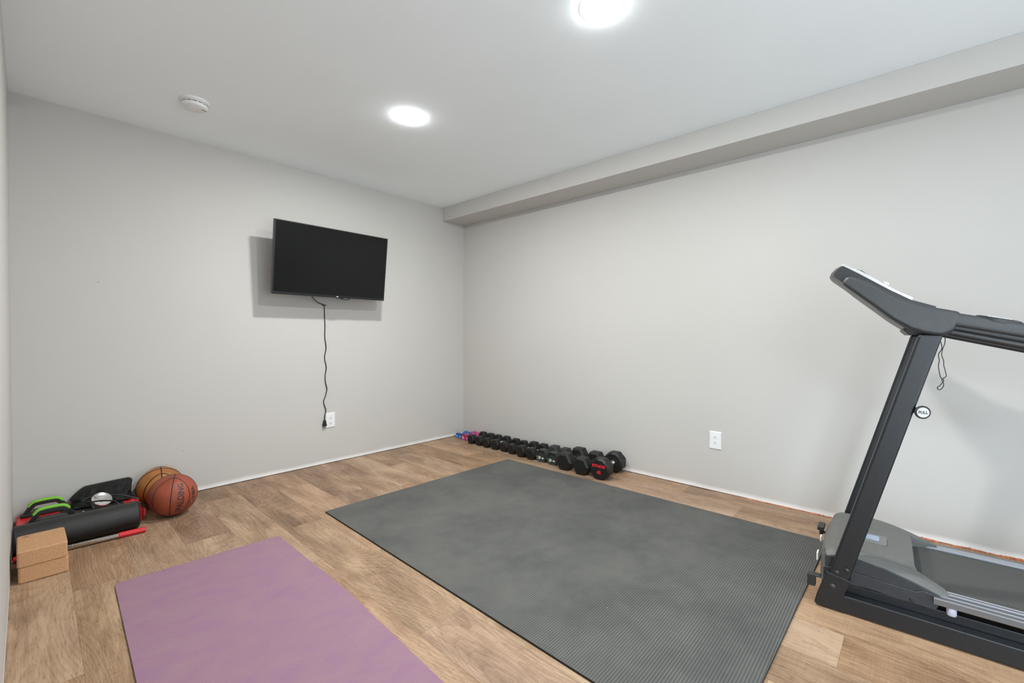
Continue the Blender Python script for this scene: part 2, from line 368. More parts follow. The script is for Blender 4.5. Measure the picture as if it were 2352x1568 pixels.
# floor: vinyl planks running towards the far wall, each with three random numbers for its tone
def build_floor():
    verts, faces, pr = [], [], []
    w, Ln, x0 = 0.2125, 1.287, 0.124
    phase = {-1: 2.894, 0: 2.648, 1: 3.40, 2: 2.816, 3: 3.427, 4: 2.622, 5: 3.31, 6: 2.915, 7: 3.463, 8: 2.76, 9: 3.255, 10: 2.20, 11: 3.53, 12: 3.02, 13: 3.39, 14: 2.5}
    tone = {(3, 3.427): 0.15, (4, 2.622): 0.12, (5, 3.31): 0.62, (0, 2.648): 0.45, (-1, 2.894): 0.3, (2, 2.816): 0.35, (6, 2.915): 0.25, (8, 0.195): 0.9, (8, 2.76): 0.85, (4, 1.33): 0.40, (4, .048): .8, (9, .68): .75, (9, -.6): .8, (5, 2.02): .8, (5, .736): .8, (3, 2.13): .5, (3, .85): .6, (9, 1.97): .6, (10, .91): .75, (13, .816): .75, (13, 2.10): .45, (12, 1.73): .5, (12, .45): .7}
    rnd = random.Random(3); g = 0.00035
    for i in range(-1, 15):
        cuts = [phase[i] + k*Ln for k in range(-6, 3)]
        if i == -1: cuts.append(1.98)
        cuts = sorted(c for c in cuts if YN-.05 < c < D)
        cuts = [YN-.1] + cuts + [D+.02]
        for a, b in zip(cuts, cuts[1:]):
            sk = lambda y: 0.010*(y-2.6)
            xa, xb = x0+i*w, x0+(i+1)*w
            if i == -1: xa = -DL-.04
            if i == 14: xb = W+.03
            o = len(verts)
            for (x, y) in ((xa+g, a+g), (xb-g, a+g), (xb-g, b-g), (xa+g, b-g)):
                verts.append((x+(sk(y) if -1 < i < 15 or x > 0 else 0), y, 0))
            faces.append((o, o+1, o+2, o+3))
            t = rnd.random()
            for (ki, kb), val in tone.items():
                if ki == i and abs(a-kb) < 0.05: t = val
            pr.append((t, rnd.random(), rnd.random()))
    o = len(verts)
    verts += [(-DL-.2, YN-.2, -.0004), (W+.2, YN-.2, -.0004), (W+.2, D+.2, -.0004), (-DL-.2, D+.2, -.0004),
              (-DL-.2, YN-.2, -.1), (W+.2, YN-.2, -.1), (W+.2, D+.2, -.1), (-DL-.2, D+.2, -.1)]
    extra = [(o, o+1, o+2, o+3), (o+7, o+6, o+5, o+4), (o, o+4, o+5, o+1), (o+1, o+5, o+6, o+2), (o+2, o+6, o+7, o+3), (o+3, o+7, o+4, o)]
    me = bpy.data.meshes.new('floor'); me.from_pydata(verts, [], faces+extra)
    me.materials.append(M_floor); me.materials.append(M_gap)
    at = me.attributes.new('plank', 'FLOAT_COLOR', 'FACE')
    for k, c in enumerate(pr): at.data[k].color = (*c, 1)
    for k in range(len(faces), len(faces)+6): at.data[k].color = (0, 0, 0, 1); me.polygons[k].material_index = 1
    ob = bpy.data.objects.new('floor', me); COL.objects.link(ob)
    return struct(ob, 'brown wood-look plank vinyl floor', 'floor')
build_floor()
ZG = 0.005
def wall(name, a, b, label, holes=(), axis='x'):
    m = MB().box(a, b)
    for h in holes:                                   # small screw holes left in the drywall
        if axis == 'y': m.lathe([(0, 0), (0.0021, 0)], 10, Matrix.Translation((h[0], a[1]-.0004, h[1])) @ Matrix.Rotation(PI/2, 4, 'X'), 1)
        else: m.lathe([(0, 0), (0.0021, 0)], 10, Matrix.Translation((a[0]-.0004, h[0], h[1])) @ Matrix.Rotation(PI/2, 4, 'Y'), 1)
    return struct(m.build(name, [M_wall, M_slot], smooth=0), label, 'wall')
DX0, DX1, DZ = 0.12, 1.95, 2.06                        # unseen opening added in the near wall to let in fill daylight
DY0, DY1 = -1.45, -0.20                                # second doorway, in the left wall beside the camera
struct(MB().box((-DL-T, DY1, ZG), (-DL, D+T, HC)).box((-DL-T, YN, ZG), (-DL, DY0, HC)).box((-DL-T, DY0, DZ), (-DL, DY1, HC)).build('wall_left', [M_wall, M_slot], smooth=0), 'light warm grey wall beside the camera, seen edge-on', 'wall')
struct(MB().box((-DL, YN-T, ZG), (DX0, YN, HC)).box((DX1, YN-T, ZG), (W, YN, HC)).box((DX0, YN-T, DZ), (DX1, YN, HC)).build('wall_near', [M_wall, M_slot], smooth=0), 'plain wall behind the camera with an opening added for fill daylight', 'wall')
cas = MB()
for x0, x1, z0, z1 in ((DX0-.07, DX0, 0.001, DZ+.07), (DX1, DX1+.07, 0.001, DZ+.07), (DX0, DX1, DZ, DZ+.07)): cas.box((x0, YN, z0), (x1, YN+.012, z1))
struct(cas.build('fill_opening_1', M_white, smooth=0), 'white casing of the opening added behind the camera for fill daylight', 'doorway')
wall('wall_far', (-DL, D, ZG), (W+T, D+T, HC), 'light warm grey wall with the television',
     [(.768, .036), (1.24, .030), (1.60, .040), (2.05, .046), (.72, .30), (.30, 1.42)], 'y')
wall('wall_right', (W, YN, ZG), (W+T, D, HC), 'light warm grey long wall behind treadmill and dumbbells', [(1.07, .048), (1.075, .085)], 'x')
struct(MB().box((-DL-T, YN-T, HC), (W+T, D+T, HC+.1)).build('ceiling', M_ceil, smooth=0), 'flat white ceiling with recessed lights', 'ceiling')
struct(MB().box((W-SW, YN, SB), (W, D, HC)).build('trim_1', M_wall, bevel=.004, smooth=0), 'boxed soffit running along the top of the long wall', 'soffit')
# ragged orange backing showing under the cut edge of the drywall on the right
def ragged():
    m = MB(); rnd = random.Random(11)
    for (ya, yb, hh) in ((0.95, 0.30, .008), (0.28, -0.10, .012), (-0.10, -0.65, .015)):
        n = int((ya-yb)/.006); top = []
        for k in range(n+1):
            y = ya+(yb-ya)*k/n; h = hh*(.6+.4*rnd.random())*(0.3+.7*min(1, k/30))*(.75+.25*math.sin(k*.21+hh*300))
            top.append((y, h))
        v = []; f = []
        for k, (y, h) in enumerate(top):
            d = .004+.004*rnd.random()
            v += [(W-.0005, y, .0005), (W-d, y, .0008), (W-d*.8, y, h*.6), (W-.0005, y, h)]
        for k in range(n):
            for q in range(3): f.append((k*4+q, k*4+q+1, k*4+4+q+1, k*4+4+q))
        m.add(v, f)
    return m.build('trim_2', M_orange, smooth=0)
struct(ragged(), 'torn orange backing at the foot of the long wall', 'trim')

# ------------------------------------------------------------------ ceiling fittings
def lamp(x, y, label):
    t = thing('recessed_light', label, 'ceiling light', (x, y, HC), group='recessed ceiling lights')
    MB().lathe([(.0670, -.0001), (.090, -.0001), (.0895, -.0004), (.0670, -.0004), (.0670, -.0001)], 40).build('trim_ring', M_white, t, smooth=0)
    MB().lathe([(0, -.0058), (.02, -.0057), (.04, -.0053), (.057, -.0045), (.0642, -.0036), (.0668, -.0024), (.0668, -.0001)], 32).build('lens', M_lens, t)
    return t
lamp(1.601, 2.322, 'lit recessed round ceiling light nearer the television wall')
lamp(1.596, 0.968, 'lit recessed round ceiling light cut by the top edge of the photo')
dm = thing('dome_light', 'frosted dome ceiling light behind the camera', 'ceiling light', (1.52, -0.30, HC))
MB().lathe([(0, 0), (.155, 0), (.155, -.02), (.148, -.024), (0, -.024)], 40).build('base_ring', M_white, dm)
MB().lathe([(.146, -.024), (.140, -.045), (.115, -.066), (.07, -.080), (0, -.085)], 32).build('diffuser', M_dome, dm)
sd = thing('smoke_detector', 'round white smoke detector on the ceiling', 'smoke detector', (0.664, 3.085, HC), (0, 0, 0.5))
MB().lathe([(0, 0), (.072, 0), (.072, -.010), (.068, -.013), (0, -.013)], 48).build('base_plate', M_white, sd)
MB().lathe([(0, -.013), (.062, -.013), (.062, -.018), (.060, -.018), (.060, -.0235), (.0635, -.0235), (.0635, -.030), (.060, -.038), (.052, -.0415), (0, -.043)], 48).build('body', M_white, sd)
g = MB()
for k in range(14):
    a = 2*PI*k/14; Mx = Matrix.Rotation(a, 4, 'Z')
    n = 5; v = []; f = []
    for q in range(n+1):
        th = (q/n-.5)*2*PI/14*.8
        v += [(.0606*math.cos(th), .0606*math.sin(th), -.0188), (.0606*math.cos(th), .0606*math.sin(th), -.0230)]
    for q in range(n): f.append((2*q, 2*q+1, 2*q+3, 2*q+2))
    g.add(v, f, Mx)
g.build('vent_slot', M_slot, sd, smooth=0)
MB().box((.018, -.036, -.0432), (.046, -.029, -.0412)).build('grille', mat('grey_grille', (.28, .28, .27), .6), sd, smooth=0)
MB().lathe([(0, -.0435), (.002, -.0425), (.002, -.041)], 10, Matrix.Translation((-.035, .012, 0))).build('indicator', M_slot, sd)

# ------------------------------------------------------------------ television
def television():
    TW, TH = 0.930, 0.545
    top, bot = Vector((1.687, D-.268, 1.942)), Vector((1.687, D-.200, 1.402))
    up = (top-bot).normalized(); n = Vector((1, 0, 0)).cross(up)      # n points into the room's far wall or back; flipped below
    if n.y > 0: n = -n
    t = thing('television', 'flat black television tilted down on the far wall', 'television', bot)
    R = Matrix((Vector((1, 0, 0)), -n, up)).transposed().to_4x4()      # local x right, y towards the wall, z up the panel
    t.rotation_euler = R.to_euler()
    hw = TW/2
    b = MB()                                                            # slim frame round the glass
    for a, c in (((-hw, 0, 0), (hw, .030, .018)), ((-hw, 0, TH-.010), (hw, .030, TH)), ((-hw, 0, .018), (-hw+.010, .030, TH-.010)), ((hw-.010, 0, .018), (hw, .030, TH-.010))): b.box(a, c)
    b.build('bezel', M_bezel, t, bevel=.0015)
    MB().box((-hw+.009, .004, .017), (hw-.009, .012, TH-.009)).build('screen', M_screen, t, smooth=0)
    MB().box((-hw+.004, .026, .004), (hw-.004, .036, TH-.004)).box((-hw+.12, .034, .03), (hw-.12, .062, .33)).build('back_shell', M_blackplastic, t, bevel=.006)
    v, f = text2d('TCL', .0085, .0006, 1.15)
    MB().add([(x+.035, -.0006, y+.0085) for x, y in v], f).build('logo', M_print, t, smooth=0)
    MB().box((.028, -.001, -.0045), (.090, .014, .001)).build('sensor_bar', M_bezel, t, bevel=.001)
    # wall bracket behind the panel
    k = MB().box((-.13, .062, .10), (-.10, .078, .34)).box((.10, .062, .10), (.13, .078, .34)).box((-.14, .070, .19), (.14, .084, .24))
    k.build('bracket', M_frame, t, bevel=.002)
    inv = R.inverted()
    c = lambda X, Y, Z: inv @ (Vector((X, Y, Z))-bot)
    MB().tube([c(1.687, D-.145, 1.62), c(1.60, D-.09, 1.62), c(1.687, D-.02, 1.62)], .014, 8).build('mount_arm', M_frame, t)
    m2 = MB(); q = c(1.687, D-.001, 1.62)
    pts = [c(1.687+a, D-y_, 1.62+z_) for a in (-.06, .06) for y_ in (.001, .022) for z_ in (-.11, .11)]
    m2.add(pts, [(0,1,3,2), (4,6,7,5), (0,4,5,1), (2,3,7,6), (0,2,6,4), (1,5,7,3)]).build('wall_plate', M_frame, t, smooth=0)
    # short loop of cable sagging below the lower edge
    MB().tube(catmull([(.055, .045, .03), (.075, .028, -.004), (.115, .026, -.012), (.155, .030, -.006), (.175, .045, .03)], 6), .0032, 6).build('signal_cable', M_cord, t)
television()
def far(px): pass
yw = D-.0045
pc = thing('power_cord', 'black power cord dangling from the television, unplugged beside the outlet', 'cord', (1.70, yw, 1.36))
cp = [(1.535, D-.143, 1.430), (1.56, D-.108, 1.400), (1.63, D-.045, 1.368), (1.693, D-.012, 1.352), (1.703, yw, 1.334),
      (1.705, yw, 1.26), (1.709, yw, 1.18), (1.707, yw, 1.08), (1.716, yw-.004, .99), (1.704, yw, .905), (1.717, yw-.004, .825), (1.708, yw, .75),
      (1.711, yw-.003, .69), (1.721, yw-.005, .64), (1.709, yw, .575), (1.694, yw, .535), (1.703, yw-.006, .49), (1.710, yw-.010, .46), (1.699, yw-.012, .415), (1.697, yw-.012, .37)]
off = Vector((1.70, yw, 1.36))
MB().tube([p-off for p in catmull(cp, 6)], .0038, 7).build('cord', M_cord, pc)
mp_ = Matrix.Translation(Vector((1.6965, yw-.012, .372))-off)
MB().rings([[(sx*w_, sy*t_, z_) for sx, sy in ((-1,-1),(1,-1),(1,1),(-1,1))] for w_, t_, z_ in ((.006,.006,.006), (.0095,.0085,0), (.0105,.009,-.012), (.0155,.010,-.034), (.0165,.010,-.042), (.0135,.0095,-.045))], M=mp_).build('plug', M_cord, pc, bevel=.001)
MB().box((-.0105,-.0008,-.064), (-.004,.0008,-.044), mp_).box((.004,-.0008,-.064), (.0105,.0008,-.044), mp_).build('prong', M_chrome, pc, smooth=0)
cc = thing('cable_clip', 'small black cable clip on the wall below the television', 'cable clip', (1.703, D, 1.350))
MB().box((-.020, -.006, -.003), (.020, 0, .003)).box((-.007, -.012, -.005), (.007, 0, .005)).build('clip_body', M_cord, cc, bevel=.0015)
MB().lathe([(0, 0), (.0021, 0), (.003, .002), (0, .0025)], 10, Matrix.Translation((.0, -.0122, 0)) @ Matrix.Rotation(PI/2, 4, 'X')).build('nail_head', M_chrome, cc)

def outlet(loc, rz, flip, label):
    t = thing('wall_outlet', label, 'outlet', loc, (0, 0, rz), 'white duplex wall outlets')
    w2, h2 = .0405, .0625
    MB().rings([[(sx*(w2-i), -d, sz*(h2-i)) for sx, sz in ((-1,-1),(1,-1),(1,1),(-1,1))] for i, d in ((0, 0), (0, .003), (.005, .0075))]).build('cover_plate', M_outwhite, t, bevel=.0008)
    for s in (1, -1):
        z0 = .0197*s
        m = MB()
        oct_ = [(.0165*math.cos(a), max(-.0135, min(.0135, .0165*math.sin(a)))) for a in [2*PI*k/20 for k in range(20)]]
        m.rings([[(x, -d, z+z0) for x, z in oct_] for d in (.0072, .0092)])
        sg = -1 if flip else 1
        m.box((-.0075, -.0096, z0+sg*.002-.0045), (-.0058, -.0088, z0+sg*.002+.0045), None, 1)
        m.box((.0058, -.0096, z0+sg*.002-.0036), (.0075, -.0088, z0+sg*.002+.0036), None, 1)
        m.lathe([(0, 0), (.0030, 0)], 12, Matrix.Translation((0, -.0097, z0-sg*.0078)) @ Matrix.Rotation(PI/2, 4, 'X'), 1)
        m.build('receptacle', [M_outwhite, M_slot], t, smooth=30)
    MB().lathe([(0, .001), (.002, .0006), (.0028, 0)], 10, Matrix.Translation((0, -.0075, 0)) @ Matrix.Rotation(PI/2, 4, 'X')).build('screw', M_outwhite, t)
outlet((1.7545, D, .3690), 0, False, 'white wall outlet beside the dangling power cord')
outlet((W, 1.0430, .3620), -PI/2, True, 'white wall outlet on the long wall between dumbbells and treadmill')

# ------------------------------------------------------------------ mats
em = MB()
matpoly = [(1.2372, 2.692), (2.8515, 2.655), (2.8566, .342), (1.187, .352)]
em.slab(rounded(matpoly, .006, 3), 0.0004, .0085, mi=0, mside=1)
tag(em.build('exercise_mat', [M_mat, M_matedge], smooth=0), 'large black ribbed rubber mat covering the middle of the floor', 'exercise mat')
ym = MB()
ypoly = rounded([(.9163, 2.553), (.2515, 2.584), (.186, .70), (.864, .68), (.8754, 1.086), (.9150, 1.778)], [.012, .03, .03, .03, 0, 0], 6)
ym.slab(ypoly, 0.0004, .0068, mi=0, mside=1)
tag(ym.build('yoga_mat', [M_yoga, M_yogaside], smooth=0), 'worn mottled purple yoga mat on the floor', 'yoga mat')

# ------------------------------------------------------------------ dumbbells along the long wall
def head_mb(x0, x1, h, sides, ch, sc, ring=True, rot=0.0, k=1):
    """polygonal head from x0 (outer face) to x1 (inner face), flat side down, height h"""
    R = h/2/math.cos(PI/sides)
    def loop(x, s): return [(x, s*R*math.cos(2*PI*(q+.5)/sides-PI/2+rot), h/2+s*R*math.sin(2*PI*(q+.5)/sides-PI/2+rot)) for q in range(sides)]
    d = 1 if x1 > x0 else -1
    m = MB(); rs = []
    for q in range(k): 
        a = (q)/k*PI/2; rs.append(loop(x0+d*ch*(1-math.sin(a)), sc+(1-sc)*math.sin(a) if k > 1 else sc))
    if k == 1: rs = [loop(x0, sc)]
    rs += [loop(x0+d*ch, 1), loop(x1-d*ch, 1)]
    rs += [loop(x1, sc)] if k == 1 else [loop(x1-d*ch*(1-math.cos(a)) if False else x1-d*ch+d*ch*math.sin(a), sc+(1-sc)*math.cos(a)) for a in [PI/2*(q+1)/k for q in range(k)]]
    m.rings(rs)
    return m
def on_face(m, body, size, x, y, z, mi, bold=0.0, sx=1.0):
    v, f = text2d(body, size, bold, sx)
    m.add([(x, y-a, z+b_) for a, b_ in v], f, None, mi)
GR = 'row of dumbbells along the long wall'
def dumbbell(x, y, yaw, L, h, hl, label, sides=6, head=None, grip=None, gr=.0145, texts=(), tmat=None, ch=.014, sc=.86, k=1, plate=False, name='hex_dumbbell'):
    head = head or M_iron; grip = grip or M_chrome
    t = thing(name, label, 'dumbbell', (x, y, 0.0003), (0, 0, yaw), GR)
    for s in (0, 1):
        a, b = (0, hl) if s == 0 else (L, L-hl)
        m = head_mb(a, b, h, sides, ch, sc, k=k)
        if plate:                                          # shallow raised frame on the flat top
            R = h/2/math.cos(PI/sides); e = R*math.sin(PI/sides)*.62; xa, xb = sorted((a+(b-a)*.26, a+(b-a)*.74))
            for p, q in (((xa, -e, h-.0006), (xb, -e+.003, h+.0006)), ((xa, e-.003, h-.0006), (xb, e, h+.0006)), ((xa, -e, h-.0006), (xa+.003, e, h+.0006)), ((xb-.003, -e, h-.0006), (xb, e, h+.0006))): m.box(p, q)
        if s == 0:
            for body, size, dy, dz, bold, sx in texts: on_face(m, body, size, -.0006, dy, h/2+dz, 1, bold, sx)
        m.build('head', [head, tmat or M_print], t, bevel=.0025 if k == 1 else .0015, smooth=40)
    g = [(0, hl-.004), (gr*.85, hl-.004), (gr*.85, hl+.008), (gr, hl+(L-2*hl)*.3), (gr*1.12, L/2), (gr, L-hl-(L-2*hl)*.3), (gr*.85, L-hl-.008), (gr*.85, L-hl+.004), (0, L-hl+.004)]
    MB().lathe(g, 18, Matrix.Translation((0, 0, h/2)) @ Matrix.Rotation(PI/2, 4, 'Y')).build('handle', grip, t)
    if sides == 8:
        for xx in (hl, L-hl): MB().lathe([(gr*.9, -.010), (gr*1.55, -.010), (gr*1.55, .010), (gr*.9, .010)], 18, Matrix.Translation((xx, 0, h/2)) @ Matrix.Rotation(PI/2, 4, 'Y')).build('collar', M_chrome, t)
    return t
ORD = ['first', 'second', 'third', 'fourth']
rows = [(3.016, 3.326), (3.017, 3.215), (3.013, 3.104), (3.011, 2.984)]
for k, (x, y) in enumerate(rows):
    dumbbell(x, y, .10, .237, (.0885, .089, .091, .096)[k], .064, 'black hex dumbbell with chrome grip, %s of four nearest the corner' % ORD[k], sc=.80)
for k, (x, y) in enumerate([(3.015, 2.869), (3.005, 2.759)]):
    dumbbell(x, y, .08, .238, .090, .063, ('smaller black hex dumbbell with dark grip, nearer the corner of its pair', 'smaller black hex dumbbell with dark grip and pale scratches, farther from the corner')[k], grip=M_blackplastic, sc=.82)
for k, (x, y) in enumerate([(2.986, 2.633), (2.983, 2.516)]):
    dumbbell(x, y, .07, .262, (.100, .100)[k], .076, ('black hex dumbbell right after the two small dark-gripped ones', 'black hex dumbbell just before the first 20LB dumbbell')[k], sc=.80)
for k, (x, y) in enumerate([(2.994, 2.396), (2.988, 2.273)]):
    dumbbell(x, y, .05, .252, .1045, .084, ('soft-edged 20LB dumbbell, the one nearer the corner', 'soft-edged 20LB dumbbell partly hidden by the large hex dumbbell')[k],
             head=M_vinyl, grip=M_vinyl, texts=[('20', .030, .014, -.012, .0008, .85), ('LB', .020, -.020, -.014, .0008, .9)], ch=.020, sc=.78, k=4, name='vinyl_dumbbell')
for k, (x, y) in enumerate([(2.934, 2.120), (2.924, 1.950)]):
    dumbbell(x, y, .05, .310, (.134, .132)[k], .096, ('large black hex dumbbell right beside the 20LB pair', 'large black hex dumbbell next to the red-lettered one')[k], sc=.80, ch=.013, gr=.017, plate=True)
dumbbell(2.924, 1.778, .07, .328, .158, .096, 'big black octagonal dumbbell with red lettering and 45 on its end', sides=8, gr=.0165,
         texts=[('ETHOS', .0295, 0, .026, .0012, 1.18), ('45', .036, 0, -.022, .0010, 1.0)], tmat=M_red, ch=.012, sc=.86, name='octagonal_dumbbell')
for k, (x, y) in enumerate([(3.112, 3.640), (3.104, 3.583)]):
    dumbbell(x, y, .06, .150, .046, .046, ('small blue vinyl dumbbell, the one closest to the corner', 'small blue vinyl dumbbell between the other blue and the pink one')[k], head=M_blue, grip=M_blue, gr=.011,
             texts=[('4', .026, 0, 0, .0008, 1)], ch=.014, sc=.62, k=4, name='vinyl_dumbbell')
for k, (x, y) in enumerate([(3.082, 3.502), (3.074, 3.424)]):
    dumbbell(x, y, .06, .178, .064, .056, ('pink vinyl dumbbell next to the blue ones', 'pink vinyl dumbbell half hidden behind the first black hex dumbbell')[k], head=M_pink, grip=M_pink, gr=.0125,
             texts=[('3', .030, .004, -.004, .0008, 1)], ch=.018, sc=.62, k=4, name='vinyl_dumbbell')

# ------------------------------------------------------------------ basketballs
def sph(az, lat, r): return (r*math.cos(lat)*math.cos(az), r*math.cos(lat)*math.sin(az), r*math.sin(lat))
def basketball(c, r, leather, seam_w, az0, tilt, label, words=()):
    t = thing('basketball', label, 'basketball', c, group='basketballs in the corner')
    Rm = tilt
    n1, n2 = 64, 32; prof = [(r*math.cos(-PI/2+PI*k/n2) if 0 < k < n2 else 0, r*math.sin(-PI/2+PI*k/n2)) for k in range(n2+1)]
    m = MB().lathe(prof, n1, None, 0)
    def seam(path, closed=True): m.tube([Rm @ Vector(p)*(1-seam_w*.45/r) for p in path], seam_w, 8, 1, closed)
    for a in (az0, az0+PI/2): seam([sph(a, 2*PI*k/96, r) for k in range(96)])
    for a in (az0, az0+PI):
        pts = []
        for k in range(96):
            th = 2*PI*k/96; cx, sy = math.cos(th), math.sin(th)
            ex = 0.80
            pts.append(sph(a+math.radians(46)*math.copysign(abs(cx)**ex, cx), math.radians(66)*math.copysign(abs(sy)**ex, sy), r))
        seam(pts)
    mats = [leather, M_seam]
    for body, size, az, lat, sx, bold, ink, spin in words:
        v, f = text2d(body, size, bold, sx, dense=.006)
        if ink not in mats: mats.append(ink)
        mi = mats.index(ink); cs, sn = math.cos(spin), math.sin(spin)
        w = []
        for x, y in v:
            x, y = cs*x-sn*y, sn*x+cs*y                      # across (right as seen from outside), up
            w.append(Rm @ Vector(sph(az+x/r, lat+y/r, r+.0007)))
        m.add(w, f, None, mi)
    m.build('ball_surface', mats, t, smooth=60)
    return t
def emblem(t): pass
cF = Vector((.596, 3.342, .1225)); azF = math.atan2(-cF.y, -cF.x)
I3 = Matrix.Identity(4)
up90 = PI/2
bf = basketball(cF, .1222, M_ball_r, .0026, azF-math.radians(6), Matrix.Rotation(.10, 4, 'Y'), 'brick-red basketball with dark lettering, standing in front of the orange one',
    [('SPALDING', .047, azF+math.radians(17), math.radians(1), .84, .0011, M_ink, up90), ('NBA', .033, azF+math.radians(53), math.radians(12), 1.05, .0011, M_ink, up90)])
# little league emblem plate under the letters: rounded tablet with a pale figure stroke
def emblem_on(t, c, az, lat, r):
    m = MB()
    def P(x, y, d=.0009): return sph(az+x/r, lat+y/r, r+d)
    poly = rounded([(-.013, -.007), (.013, -.007), (.013, .007), (-.013, .007)], .004, 3)
    m.add([P(x, y) for x, y in poly], [tuple(range(len(poly)))], None, 0)
    blob = [(-.009, -.001), (-.003, -.005), (.001, -.002), (.006, -.004), (.009, .001), (.004, .003), (.0, .001), (-.004, .004), (-.008, .003)]
    m.add([P(x, y, .0014) for x, y in blob], [tuple(range(len(blob)))], None, 1)
    m.build('emblem', [M_ink, M_gold], t, smooth=0)
emblem_on(bf, cF, azF+math.radians(49), math.radians(-17), .1222)
cB = Vector((.574, 3.5878, .1225)); azB = math.atan2(-cB.y, -cB.x)
basketball(cB, .1222, M_ball_o, .0038, azB+math.radians(4), Matrix.Rotation(.22, 4, 'X'), 'tan-orange basketball against the wall behind the brick-red one')

# ------------------------------------------------------------------ corner clutter
def yoga_block(z, x, y, rz, label, mark=False):
    t = thing('yoga_block', label, 'yoga block', (x, y, z), (0, 0, rz), 'cork yoga blocks')
    w, d, h = .159, .236, .0705
    poly = rounded([(0, 0), (w, 0), (w, d), (0, d)], .012, 5)
    ins = rounded([(.004, .004), (w-.004, .004), (w-.004, d-.004), (.004, d-.004)], .011, 5)
    m = MB()
    m.rings([[(px, py, 0) for px, py in ins], [(px, py, .004) for px, py in poly], [(px, py, h-.004) for px, py in poly], [(px, py, h) for px, py in ins]])
    if mark:                                                # small burnt chevron
        for a, b in (((.020, .196), (.040, .205)), ((.020, .210), (.040, .206))):
            dx, dy = b[0]-a[0], b[1]-a[1]; l = math.hypot(dx, dy); nx, ny = -dy/l*.0016, dx/l*.0016
            m.add([(a[0]-nx, a[1]-ny, h+.0004), (b[0]-nx, b[1]-ny, h+.0004), (b[0]+nx, b[1]+ny, h+.0004), (a[0]+nx, a[1]+ny, h+.0004)], [(0, 1, 2, 3)], None, 1)
    m.build('block_body', [M_cork, M_ink], t, smooth=35)
    return t
yoga_block(.0003, -.0345, 2.896, 0, 'lower cork yoga block, resting on the floor')
yoga_block(.0713, -.0375, 2.893, .008, 'upper cork yoga block, stacked on the other', True)

fr = thing('foam_roller', 'long black speckled foam roller lying in front of the red board', 'foam roller', (-.052, 3.278, .0745))
R_ = .0738
Mx = Matrix.Rotation(PI/2, 4, 'Y')
MB().lathe([(0, .012), (.026, .012), (.030, 0), (R_-.006, 0), (R_, .006), (R_, .470), (R_-.006, .476), (.030, .476), (.026, .464), (0, .464)], 56, Mx).build('roller_body', M_foam, fr)

pt = thing('spring_exercise_bar', 'chrome spring power twister bar with red grips on the floor', 'exercise bar', (-.052, 3.188, .0150), (0, 0, -.050))
for a, b in ((0, .118), (.378, .492)):
    MB().lathe([(0, a), (.012, a), (.0145, a+.003), (.0145, b-.003), (.012, b), (0, b)], 24, Mx).build('grip', M_redplastic, pt)
coil = [(.116+.264*k/(44*10), .0108*math.cos(2*PI*k/10), .0108*math.sin(2*PI*k/10)) for k in range(44*10+1)]
MB().tube(coil, .0030, 6).build('spring', M_chrome, pt)
MB().lathe([(0, .11), (.0075, .11), (.0075, .385), (0, .385)], 14, Mx).build('core', M_slot, pt)

bd = thing('exercise_board', 'low red plastic exercise board half hidden behind the foam roller', 'exercise board', (0, 0, 0.0003))
def rr(x0, y0, x1, y1, r): return rounded([(x0, y0), (x1, y0), (x1, y1), (x0, y1)], r, 5)
m = MB(); m.rings([[(x, y, z) for x, y in rr(-.050+i, 3.372+i, .460-i, 3.690-i, .022)] for i, z in ((.004, 0), (0, .006), (0, .062), (.008, .070))]); m.build('base', M_redplastic, bd, smooth=35)
m = MB(); m.rings([[(x, y, z) for x, y in rr(-.046+i, 3.390+i, .440-i, 3.690-i, .03)] for i, z in ((0, .0695), (0, .088), (.006, .094))]); m.build('deck', M_redplastic, bd, smooth=35)
m = MB(); m.box((.120, 3.42, .093), (.385, 3.67, .0965)); m.build('deck_pad', M_blackplastic, bd, bevel=.002)
for a, b in (((.459, 3.385, .018), (.474, 3.435, .060)), ((.438, 3.50, .066), (.456, 3.56, .092))): MB().box(a, b).build('end_cap', M_redplastic, bd, bevel=.003)
for (x, y) in ((.205, 3.47), (.222, 3.445), (.415, 3.64)): MB().box((x, y, .093), (x+.008, y+.010, .0985)).build('snap_fitting', M_print, bd, bevel=.001)

